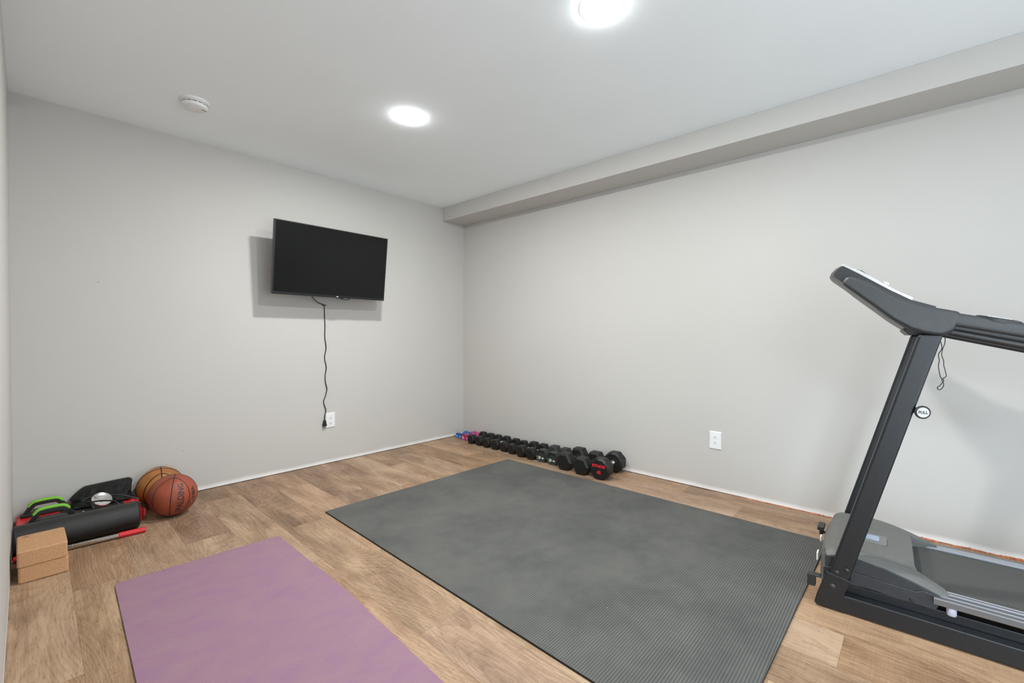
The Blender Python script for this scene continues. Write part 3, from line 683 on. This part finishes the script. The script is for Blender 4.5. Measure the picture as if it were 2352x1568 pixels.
def push_handle(x0, y, label):
    t = thing('push_up_handle', label, 'push-up handle', (x0, y, .0945), group='green and black push-up handles')
    # arch in the local x-z plane
    Lx = .196
    base = MB(); base.rings([[(x, yy, z) for x, yy in rounded([(-.002+i, -.030+i), (Lx-i, -.030+i), (Lx-i, .030-i), (-.002+i, .030-i)], .02, 4)] for i, z in ((.003, 0), (0, .004), (0, .012), (.004, .016))])
    base.build('base', M_blackplastic, t, smooth=35)
    arch = [(.006, .012), (.026, .046), (.044, .068), (.060, .0745), (.100, .0765), (.138, .0745), (.156, .063), (.176, .036), (.188, .012)]
    c = catmull([(x, 0, z) for x, z in arch], 5)
    def sect(i, hw, t0, t1):
        p = c[i]; a = c[max(0, i-1)]; b = c[min(len(c)-1, i+1)]; d = (b-a).normalized(); nrm = Vector((-d.z, 0, d.x))
        return [tuple(p+nrm*t0+Vector((0, -hw, 0))), tuple(p+nrm*t0+Vector((0, hw, 0))), tuple(p+nrm*t1+Vector((0, hw, 0))), tuple(p+nrm*t1+Vector((0, -hw, 0)))]
    MB().rings([sect(i, .0145, -.021, .0) for i in range(len(c))]).build('frame', M_blackplastic, t, bevel=.002, smooth=40)
    MB().rings([sect(i, .0155, -.003, .0060) for i in range(6, len(c)-8)]).build('grip', M_green, t, bevel=.002, smooth=40)
    m = MB(); m.rings([[(x, yy, z) for x, yy in rounded([(.046, -.020), (.150, -.020), (.150, .020), (.046, .020)], .006, 3)] for z in (.015, .0305)]); m.build('foot_block', mat('ribbed_grey_rubber', (.07, .07, .068), .7, stretch=(1, 1, 60)), t, bevel=.003)
push_handle(-.030, 3.612, 'green and black push-up handle nearer the wall')
push_handle(-.012, 3.430, 'green and black push-up handle just behind the foam roller')

# black drawstring bag slumped on the board against the wall
def bag():
    nu, nv = 26, 14; v = []; f = []
    rnd = random.Random(5)
    prof_top = [(.0, .130), (.12, .165), (.22, .186), (.5, .190), (.8, .1925), (.97, .194), (1.0, .188)]
    def lerp(tab, u):
        for (a, x), (b, y) in zip(tab, tab[1:]):
            if u <= b: return x+(y-x)*(u-a)/(b-a)
        return tab[-1][1]
    def wr(u, w): return .016*math.sin(9*u+5*w)+.013*math.sin(21*u-8*w+1.3)+.008*math.sin(37*u+11*w)
    front = []; back = []
    for i in range(nu+1):
        u = i/nu; zt = lerp(prof_top, u); z0 = .0985
        x = .168+.272*u
        for j in range(nv+1):
            w = j/nv
            z = z0+(zt-z0)*w
            dep = .155*(1-w)**.8+.028
            y = 3.700-dep*(1-.25*(2*u-1)**4)-abs(wr(u, w))*(1-.3*w)
            front.append((x+.008*math.sin(5*w+3*u), y, z))
        for j in range(nv+1):
            w = j/nv; back.append((x, 3.702, z0+(zt-z0)*w))
    v = front+back; o = len(front); n = nv+1
    for i in range(nu):
        for j in range(nv):
            a = i*n+j; f.append((a, a+n, a+n+1, a+1)); f.append((o+a, o+a+1, o+a+n+1, o+a+n))
        a = i*n+nv; f.append((a, a+n, o+a+n, o+a)); a = i*n; f.append((a, o+a, o+a+n, a+n))
    for i in (0, nu):
        for j in range(nv):
            a = i*n+j; f.append((a, a+1, o+a+1, o+a) if i == 0 else (a, o+a, o+a+1, a+1))
    t = thing('drawstring_bag', 'slumped black cloth bag lying on the red board against the wall', 'bag', (.295, 3.66, .0985))
    MB().add([(p[0]-.295, p[1]-3.66, p[2]-.0985) for p in v], f).build('bag_body', M_bag, t, smooth=70, sub=1)
    cs = [(.40, 3.640, .172), (.385, 3.620, .163), (.405, 3.612, .152), (.375, 3.598, .146), (.33, 3.590, .140), (.29, 3.575, .130)]
    MB().tube([Vector(p)-Vector((.295, 3.66, .0985)) for p in catmull(cs, 5)], .0022, 6).build('drawstring', M_cord, t)
bag()
# shiny round tin on the board
tn = thing('metal_tin', 'shiny round metal tin leaning between bag and foam roller', 'tin', (.282, 3.465, .138), (.62, .30, 0))
MB().lathe([(0, -.018), (.040, -.018), (.043, -.015), (.043, .006), (.0445, .008), (.0445, .012)], 40).build('tin_body', M_chrome, tn)
MB().lathe([(.0445, .012), (.0465, .016), (.0455, .020), (.041, .0185), (.038, .0165), (.020, .0165), (.018, .0180), (0, .0185)], 40).build('lid', M_chrome, tn)
# black rope looped over the tin
rp = thing('jump_rope', 'black cable loop lying over the tin and the red board', 'rope', (.30, 3.5, .1))
path = [(.452, 3.455, .106), (.430, 3.46, .118), (.390, 3.475, .137), (.340, 3.49, .152), (.285, 3.50, .160), (.235, 3.505, .160), (.214, 3.495, .156), (.212, 3.475, .153), (.230, 3.450, .150), (.268, 3.425, .153), (.305, 3.405, .150), (.335, 3.375, .146), (.352, 3.355, .120)]
MB().tube([Vector(p)-Vector((.30, 3.5, .1)) for p in catmull(path, 8)], .0042, 8).build('cable', M_cord, rp)

# ------------------------------------------------------------------ treadmill
TR = thing('treadmill', 'black treadmill with grey motor hood along the long wall', 'treadmill', (2.165, .29, 0.0003), (0, 0, math.radians(2.44)))
TWD = .632                                   # overall width of the frame
def tm(name, mb, m, **kw): return mb.build(name, m, TR, **kw)
for x0, x1 in ((0, .043), (TWD-.043, TWD)):
    tm('base_rail', MB().box((x0, -1.62, .004), (x1, -.080, .0715)), M_frame, bevel=.005, seg=3)
    br = rounded([(.010, .004), (-.090, .004), (-.088, .078), (-.108, .134), (-.030, .150), (.007, .030)], [.016, 0, 0, 0, .004, .01], 4)
    tm('upright_bracket', MB().prism(br, x0-.001, x1+.001), M_frame, bevel=.004, seg=3)
    up = [(-.024, .100), (-.293, 1.103), (-.358, 1.103), (-.093, .100)]
    tm('upright', MB().prism(up, x0+.001, x1-.001), M_frame, bevel=.009, seg=4)
for (y, z, r) in ((-.062, .158, .0085), (-.094, .176, .0085), (-.048, .095, .0125)):
    m = MB().lathe([(0, .006), (r*.5, .0055), (r, .002), (r, 0)], 18, Matrix.Translation((-.001, y, z)) @ Matrix.Rotation(-PI/2, 4, 'Y')); tm('bolt', m, M_blackplastic)
for x in (.04, TWD-.04): pass
tm('cross_bar', MB().box((.035, -.055, .012), (TWD-.035, -.015, .055)), M_frame, bevel=.004)
tm('transport_wheel', MB().box((.004, .008, .072), (.034, .036, .116)).box((.004, -.01, .112), (.034, .030, .120)), M_blackplastic, bevel=.003)
tm('tilt_handle', MB().box((.40, .018, .145), (.425, .032, .175)).box((.375, .012, .172), (.45, .038, .190)).box((.405, -.02, .150), (.42, .03, .160)), M_blackplastic, bevel=.003)
for a, b in (((.16, .014, .118), (.20, .020, .150)), ((.30, .014, .150), (.33, .020, .172))): tm('warning_tag', MB().box(a, b), M_print, bevel=.001)
# motor hood: domed top, fins running back along both side rails
def hood():
    nu, nv = 40, 26; xl, xr = .052, TWD-.052; v = []; f = []
    def yback(s):                                # s in -1..1 across
        a = abs(s); k = max(0.0, min(1.0, (a-.66)/.24)); k = k*k*(3-2*k)
        return -.297-.090*k
    def ztop(s, y):
        a = abs(s); z = .214+.010*(1-s*s)
        q = max(0.0, min(1.0, (-y-.16)/.23)); z -= .060*q**1.7*(1.0 if a > .66 else .55)
        fr = max(0.0, min(1.0, (.015+y*-1)/.07)); z -= .060*(1-min(1, fr))**2
        z += .010*math.exp(-((a-.86)/.10)**2)*(1-q*.6)
        z -= .012*max(0, (a-.93)/.07)**2
        return z
    for i in range(nu+1):
        s = -1+2*i/nu; x = xl+(xr-xl)*i/nu; yb = yback(s); y0 = .004-.028*s*s
        col = []
        col.append((x, y0+.010, .060)); col.append((x, y0+.008, .105))
        for j in range(nv+1): 
            w = j/nv; y = y0+(yb-y0)*w; col.append((x, y, ztop(s, y)))
        col.append((x, yb-.001, ztop(s, yb)-.010)); col.append((x, yb+.012, .148))
        v += col
    n = len(v)//(nu+1)
    for i in range(nu):
        for j in range(n-1): a = i*n+j; f.append((a, a+1, a+n+1, a+n))
    for i in (0, nu): f.append(tuple(i*n+j for j in range(n)))
    return MB().add(v, f)
tm('motor_hood', hood(), M_hood, smooth=40)
tm('hood_badge', MB().slab(rounded([(.235, -.215), (.335, -.215), (.335, -.105), (.235, -.105)], .01, 3), .2215, .2262).slab(rounded([(.262, -.190), (.318, -.190), (.318, -.120), (.262, -.120)], .006, 3), .2262, .2272, mi=1), [mat('light_grey_plastic', (.17, .17, .165), .45, var=.03), M_bluewin], bevel=.001)
for sgn, xx in ((1, .050), (-1, TWD-.050)):
    a = lambda d: xx-sgn*d
    upper = [(-.020, .120), (-.020, .195), (-.126, .2085), (-.206, .200), (-.293, .177), (-.364, .152), (-.372, .142), (-.319, .150), (-.244, .142), (-.109, .148)]
    tm('hood_side', MB().prism(upper, min(a(-.012), a(.002)), max(a(-.012), a(.002))), M_hoodside, bevel=.002)
    lower = [(-.015, .100), (-.015, .150), (-.109, .1575), (-.244, .1495), (-.299, .1480), (-.319, .1590), (-.369, .1470), (-.352, .098), (-.245, .102), (-.099, .110)]
    tm('hood_side', MB().prism(lower, min(a(-.010), a(.007)), max(a(-.010), a(.007))), M_hoodside, bevel=.0025)
    tm('deck_beam', MB().box((min(a(-.02), a(.0045)), -1.60, .022), (max(a(-.02), a(.0045)), -.05, .1035)), M_frame, bevel=.003)
tm('screw', MB().lathe([(0, .004), (.006, .003), (.0075, 0)], 14, Matrix.Translation((.043, -.287, .112)) @ Matrix.Rotation(-PI/2, 4, 'Y')), M_blackplastic)
# side rails with long grooves
for sgn, xo in ((1, .028), (-1, TWD-.028)):
    prof = [(0, .128), (0, .1475), (.003, .1510), (.018, .1515), (.0185, .1495), (.0215, .1495), (.022, .1520), (.040, .1530), (.0405, .1510), (.0445, .1510), (.045, .1550), (.060, .1560), (.0605, .1535), (.063, .1535), (.0635, .1560), (.073, .1560), (.074, .150), (.074, .128)]
    m = MB(); v = []; n = len(prof)
    for y in (-.345, -1.60): v += [(xo+sgn*px, y, z) for px, z in prof]
    m.add(v, [tuple(range(n)), tuple(range(n, 2*n))[::-1]] + [(i, (i+1)%n, n+(i+1)%n, n+i) for i in range(n)])
    for a, b, z in ((.0015, .0035, .1500), (.0240, .0275, .1525), (.0465, .0535, .1555), (.0645, .0715, .1562)): m.box((min(xo+sgn*a, xo+sgn*b), -1.60, z-.001), (max(xo+sgn*a, xo+sgn*b), -.3455, z+.0006), None, 1)
    tm('side_rail', m, [M_alu, M_ridge], smooth=0)
    for yy in (-.392, -.80, -1.2): tm('deck_cushion', MB().lathe([(0, 0), (.013, 0), (.014, .004), (.014, .022), (.011, .028), (0, .028)], 20, Matrix.Translation((xo+sgn*.014, yy, .100))), M_cushion)
tm('running_belt', MB().box((.106, -1.585, .138), (TWD-.106, -.255, .1500)), M_belt, bevel=.004)
tm('deck_board', MB().box((.100, -1.56, .112), (TWD-.100, -.26, .1375)), M_blackplastic)
tm('belt_roller', MB().cyl((.10, -1.575, .128), (TWD-.10, -1.575, .128), .020), M_frame)
# console between two curved arms
arm = [(-.065, 1.303), (-.074, 1.322), (-.084, 1.331), (-.098, 1.3305), (-.120, 1.321), (-.156, 1.300), (-.203, 1.264), (-.253, 1.231), (-.315, 1.205), (-.402, 1.181), (-.396, 1.150), (-.388, 1.124), (-.380, 1.112), (-.366, 1.102), (-.351, 1.099), (-.330, 1.101), (-.302, 1.108), (-.267, 1.123), (-.221, 1.156), (-.152, 1.222)]
for x0, x1 in ((-.004, .052), (TWD-.052, TWD+.004)):
    tm('console_arm', MB().prism(arm, x0, x1), M_texplastic, bevel=.015, seg=5)
def console():
    base = [(-.026, 1.343), (-.031, 1.357), (-.046, 1.374), (-.058, 1.381), (-.110, 1.346), (-.165, 1.306), (-.215, 1.270), (-.273, 1.232), (-.340, 1.205), (-.330, 1.135), (-.277, 1.110), (-.205, 1.168), (-.120, 1.250), (-.060, 1.312)]
    rs = []; n = 16
    for i in range(n+1):
        x = .040+(TWD-.080)*i/n; s = (x-TWD/2)/(TWD/2-.06)
        o = .016*(1-s*s); e = max(0, abs(s)-.9)
        o -= .05*e
        rs.append([(x, y+o*max(0, min(1, (y+.24)/.2)), z+o*.35*max(0, min(1, (y+.24)/.2))) for y, z in base])
    return MB().rings(rs)
tm('console', console(), M_console, smooth=40)
pn = MB(); rs = []
for i in range(13):
    x = .062+(TWD-.124)*i/12; s = (x-TWD/2)/(TWD/2-.06); o = .016*(1-s*s)
    top = [(-.064, 1.3910), (-.122, 1.3580), (-.186, 1.3080), (-.238, 1.2685), (-.279, 1.2430), (-.274, 1.229), (-.216, 1.266), (-.166, 1.302), (-.111, 1.342), (-.060, 1.375)]
    rs.append([(x, y+o*max(0, min(1, (y+.24)/.2)), z+o*.35*max(0, min(1, (y+.24)/.2))-.002) for y, z in top])
pn.rings(rs); tm('console_panel', pn, M_silver, smooth=40)
tm('display_window', MB().add([(x, y, z) for x in (.20, .44) for y, z in ((-.106, 1.3795), (-.170, 1.3290))], [(0, 1, 3, 2)]), M_screen, solid=.002)
ca, sa = math.cos(-.6), math.sin(-.6)
tm('reading_rest', MB().prism([(-.106, 1.352), (-.118, 1.366), (-.124, 1.364), (-.156, 1.333), (-.150, 1.318)], .12, .24), M_blackplastic, bevel=.002)
tm('safety_key', MB().prism([(-.196, 1.318), (-.190, 1.332), (-.210, 1.324), (-.214, 1.311)], .29, .325).box((.30, -.209, 1.285), (.315, -.201, 1.318)), M_silver, bevel=.001)
tm('console_underside', MB().prism([(-.345, 1.102), (-.27, 1.100), (-.25, 1.122), (-.33, 1.150)], .05, TWD-.05), M_blackplastic, bevel=.004)
# handrails sloping back from the arms
for sgn, xo in ((1, .0), (-1, TWD)):
    sl = .245; rs = []
    for i in range(15):
        y = -.375-.46*i/14; zc = 1.158+sl*(y+.375); 
        h = .0245; drop = .0
        sec = rounded([(-.002, -h), (.050, -h), (.050, h), (-.002, h)], .015, 4)
        rs.append([(xo+sgn*a, y, zc+b) for a, b in sec])
    tm('handrail', MB().rings(rs), M_texplastic, smooth=40)
    rs = [(xo+sgn*.024, -.36-.47*i/6, 1.116+sl*1.07*(-.47*i/6)) for i in range(7)]
    tm('rail_tube', MB().tube(rs, .0135, 14), M_blackplastic, smooth=40)
    # oval pulse pad set into the top of the rail
    pad = MB(); lo = []; hi = []
    for q in range(28):
        a = 2*PI*q/28; y = -.492+.054*math.cos(a); x = .021+.024*math.sin(a)*1.0
        z = 1.158+sl*(y+.375)+.0245
        lo.append((xo+sgn*x, y, z-.012)); hi.append((xo+sgn*(.021+.019*math.sin(a)), -.492+.046*math.cos(a), 1.158+sl*(-.492+.046*math.cos(a)+.375)+.0245+.0045))
    mid = [(p[0], p[1], p[2]+.014) for p in lo]
    pad.rings([lo, mid, hi]); tm('pulse_pad', pad, M_blackplastic, smooth=40)
    tm('pulse_sensor', MB().prism([(-.465, 1.158+sl*(-.09)+.0285), (-.465, 1.158+sl*(-.09)+.0310), (-.520, 1.158+sl*(-.145)+.0310), (-.520, 1.158+sl*(-.145)+.0285)], *sorted((xo+sgn*.009, xo+sgn*.033))), M_silver, bevel=.001)
# round pull knob on the near upright
kc = Vector((-.003, -.307, .8225)); ax = Vector((-.93, -.36, .03)).normalized()
q = ax.to_track_quat('Z', 'Y').to_matrix().to_4x4()
Mk = Matrix.Translation(kc) @ q
kb = MB().lathe([(0, -.030), (.012, -.030), (.014, -.016), (.0215, -.010), (.0235, -.004), (.0235, 0), (.0205, .0025), (.0185, .0015), (0, .0015)], 36, Mk)
knob = tm('pull_knob', kb, M_blackplastic)
right = Vector((0, -1, 0)); right = (right-ax*right.dot(ax)).normalized(); upv = ax.cross(right); upv = upv if upv.z > 0 else -upv
M_face = mat('pale_grey_face', (.50, .50, .50), .5, var=.02)
kf = MB().lathe([(0, .0022), (.0180, .0022), (.0180, .0010)], 32, Mk)
v, f = text2d('PULL', .0148, .0004, .86)
kf.add([tuple(kc+ax*.0028+right*x+upv*y) for x, y in v], f, None, 1)
o = kf.build('knob_face', [M_face, M_slot], knob, smooth=30); part(o, 'pale round knob face lettered PULL')
tm('knob_stem', MB().cyl(tuple(kc-ax*.055+Vector((0, .012, .006))), tuple(kc-ax*.020), .0105), M_frame)

# safety cord hanging from the console in two twisted strands
def tl(x, y, z): return TR.matrix_basis @ Vector((x, y, z))
sc_ = thing('safety_cord', 'thin black safety cord dangling from the treadmill console', 'cord', tl(.03, -.36, 1.10))
def U(px, py):                               # a point of the hanging plane, measured along the strand from the arm
    return Vector(((0), -(px), -(py)))
A = [(-.006, -.012), (-.010, .012), (-.006, .028), (-.004, .048), (-.012, .068), (-.010, .092), (-.012, .112), (-.006, .150), (.002, .160), (-.006, .178), (-.014, .188), (-.010, .196), (-.002, .190), (.002, .178), (.001, .168), (-.003, .158), (.008, .146), (.006, .128), (.002, .108), (.001, .090), (-.004, .070), (-.002, .050), (.004, .025), (.003, -.012)]
pts = [Vector((.0012*math.sin(i*1.7), -a, -b)) for i, (a, b) in enumerate(A)]
MB().tube(catmull(pts, 6), .0014, 6).build('cord', M_cord, sc_, rot=None)

# ------------------------------------------------------------------ camera, world, view
cam = bpy.data.cameras.new('camera'); co = bpy.data.objects.new('camera', cam); COL.objects.link(co)
r = Vector((0.67454884, -0.7382279, 0.00185335)); u = Vector((0.00885213, 0.01059886, 0.99990465)); fw = Vector((0.73817715, 0.67446811, -0.01368434))
Mc = Matrix((r, u, -fw)).transposed().to_4x4(); Mc.translation = Vector((0, 0, 1.0971))
co.matrix_world = Mc
cam.sensor_width = 36.0; cam.lens = 36.0*1019.4952/2352; cam.clip_start = 0.01; cam.clip_end = 50
S.camera = co
w = bpy.data.worlds.new('world'); S.world = w; w.use_nodes = True
w.node_tree.nodes['Background'].inputs[0].default_value = (0.78, 0.90, 1.0, 1); w.node_tree.nodes['Background'].inputs[1].default_value = 5.0
pl = bpy.data.lights.new('fill_opening_portal', 'AREA'); pl.shape = 'RECTANGLE'; pl.size = DX1-DX0; pl.size_y = DZ; pl.cycles.is_portal = True  # samples sky through the added near-wall opening
po = bpy.data.objects.new('fill_opening_portal', pl); COL.objects.link(po); po.location = ((DX0+DX1)/2, YN-T*.5, DZ/2); po.rotation_euler = (PI/2, 0, 0)
pl2 = bpy.data.lights.new('side_portal', 'AREA'); pl2.shape = 'RECTANGLE'; pl2.size = DZ; pl2.size_y = DY1-DY0; pl2.cycles.is_portal = True
po2 = bpy.data.objects.new('side_portal', pl2); COL.objects.link(po2); po2.location = (-DL-T*.5, (DY0+DY1)/2, DZ/2); po2.rotation_euler = (0, -PI/2, 0)
# soft low daylight slanting in through the side doorway onto the foot of the long wall
sun = bpy.data.lights.new('daylight', 'SUN'); sun.energy = 0.75; sun.angle = math.radians(9); sun.color = (0.78, 0.90, 1.0)
so = bpy.data.objects.new('daylight', sun); COL.objects.link(so); so.rotation_euler = Vector((1, .30, -.38)).to_track_quat('-Z', 'Y').to_euler()
S.view_settings.view_transform = 'Standard'; S.view_settings.look = 'None'; S.view_settings.gamma = 1.0; S.view_settings.use_curve_mapping = False
S.view_settings.exposure = 0.0
S.cycles.use_denoising = True
S.cycles.max_bounces = 12; S.cycles.diffuse_bounces = 8; S.cycles.glossy_bounces = 4
S.cycles.sample_clamp_indirect = 10.0
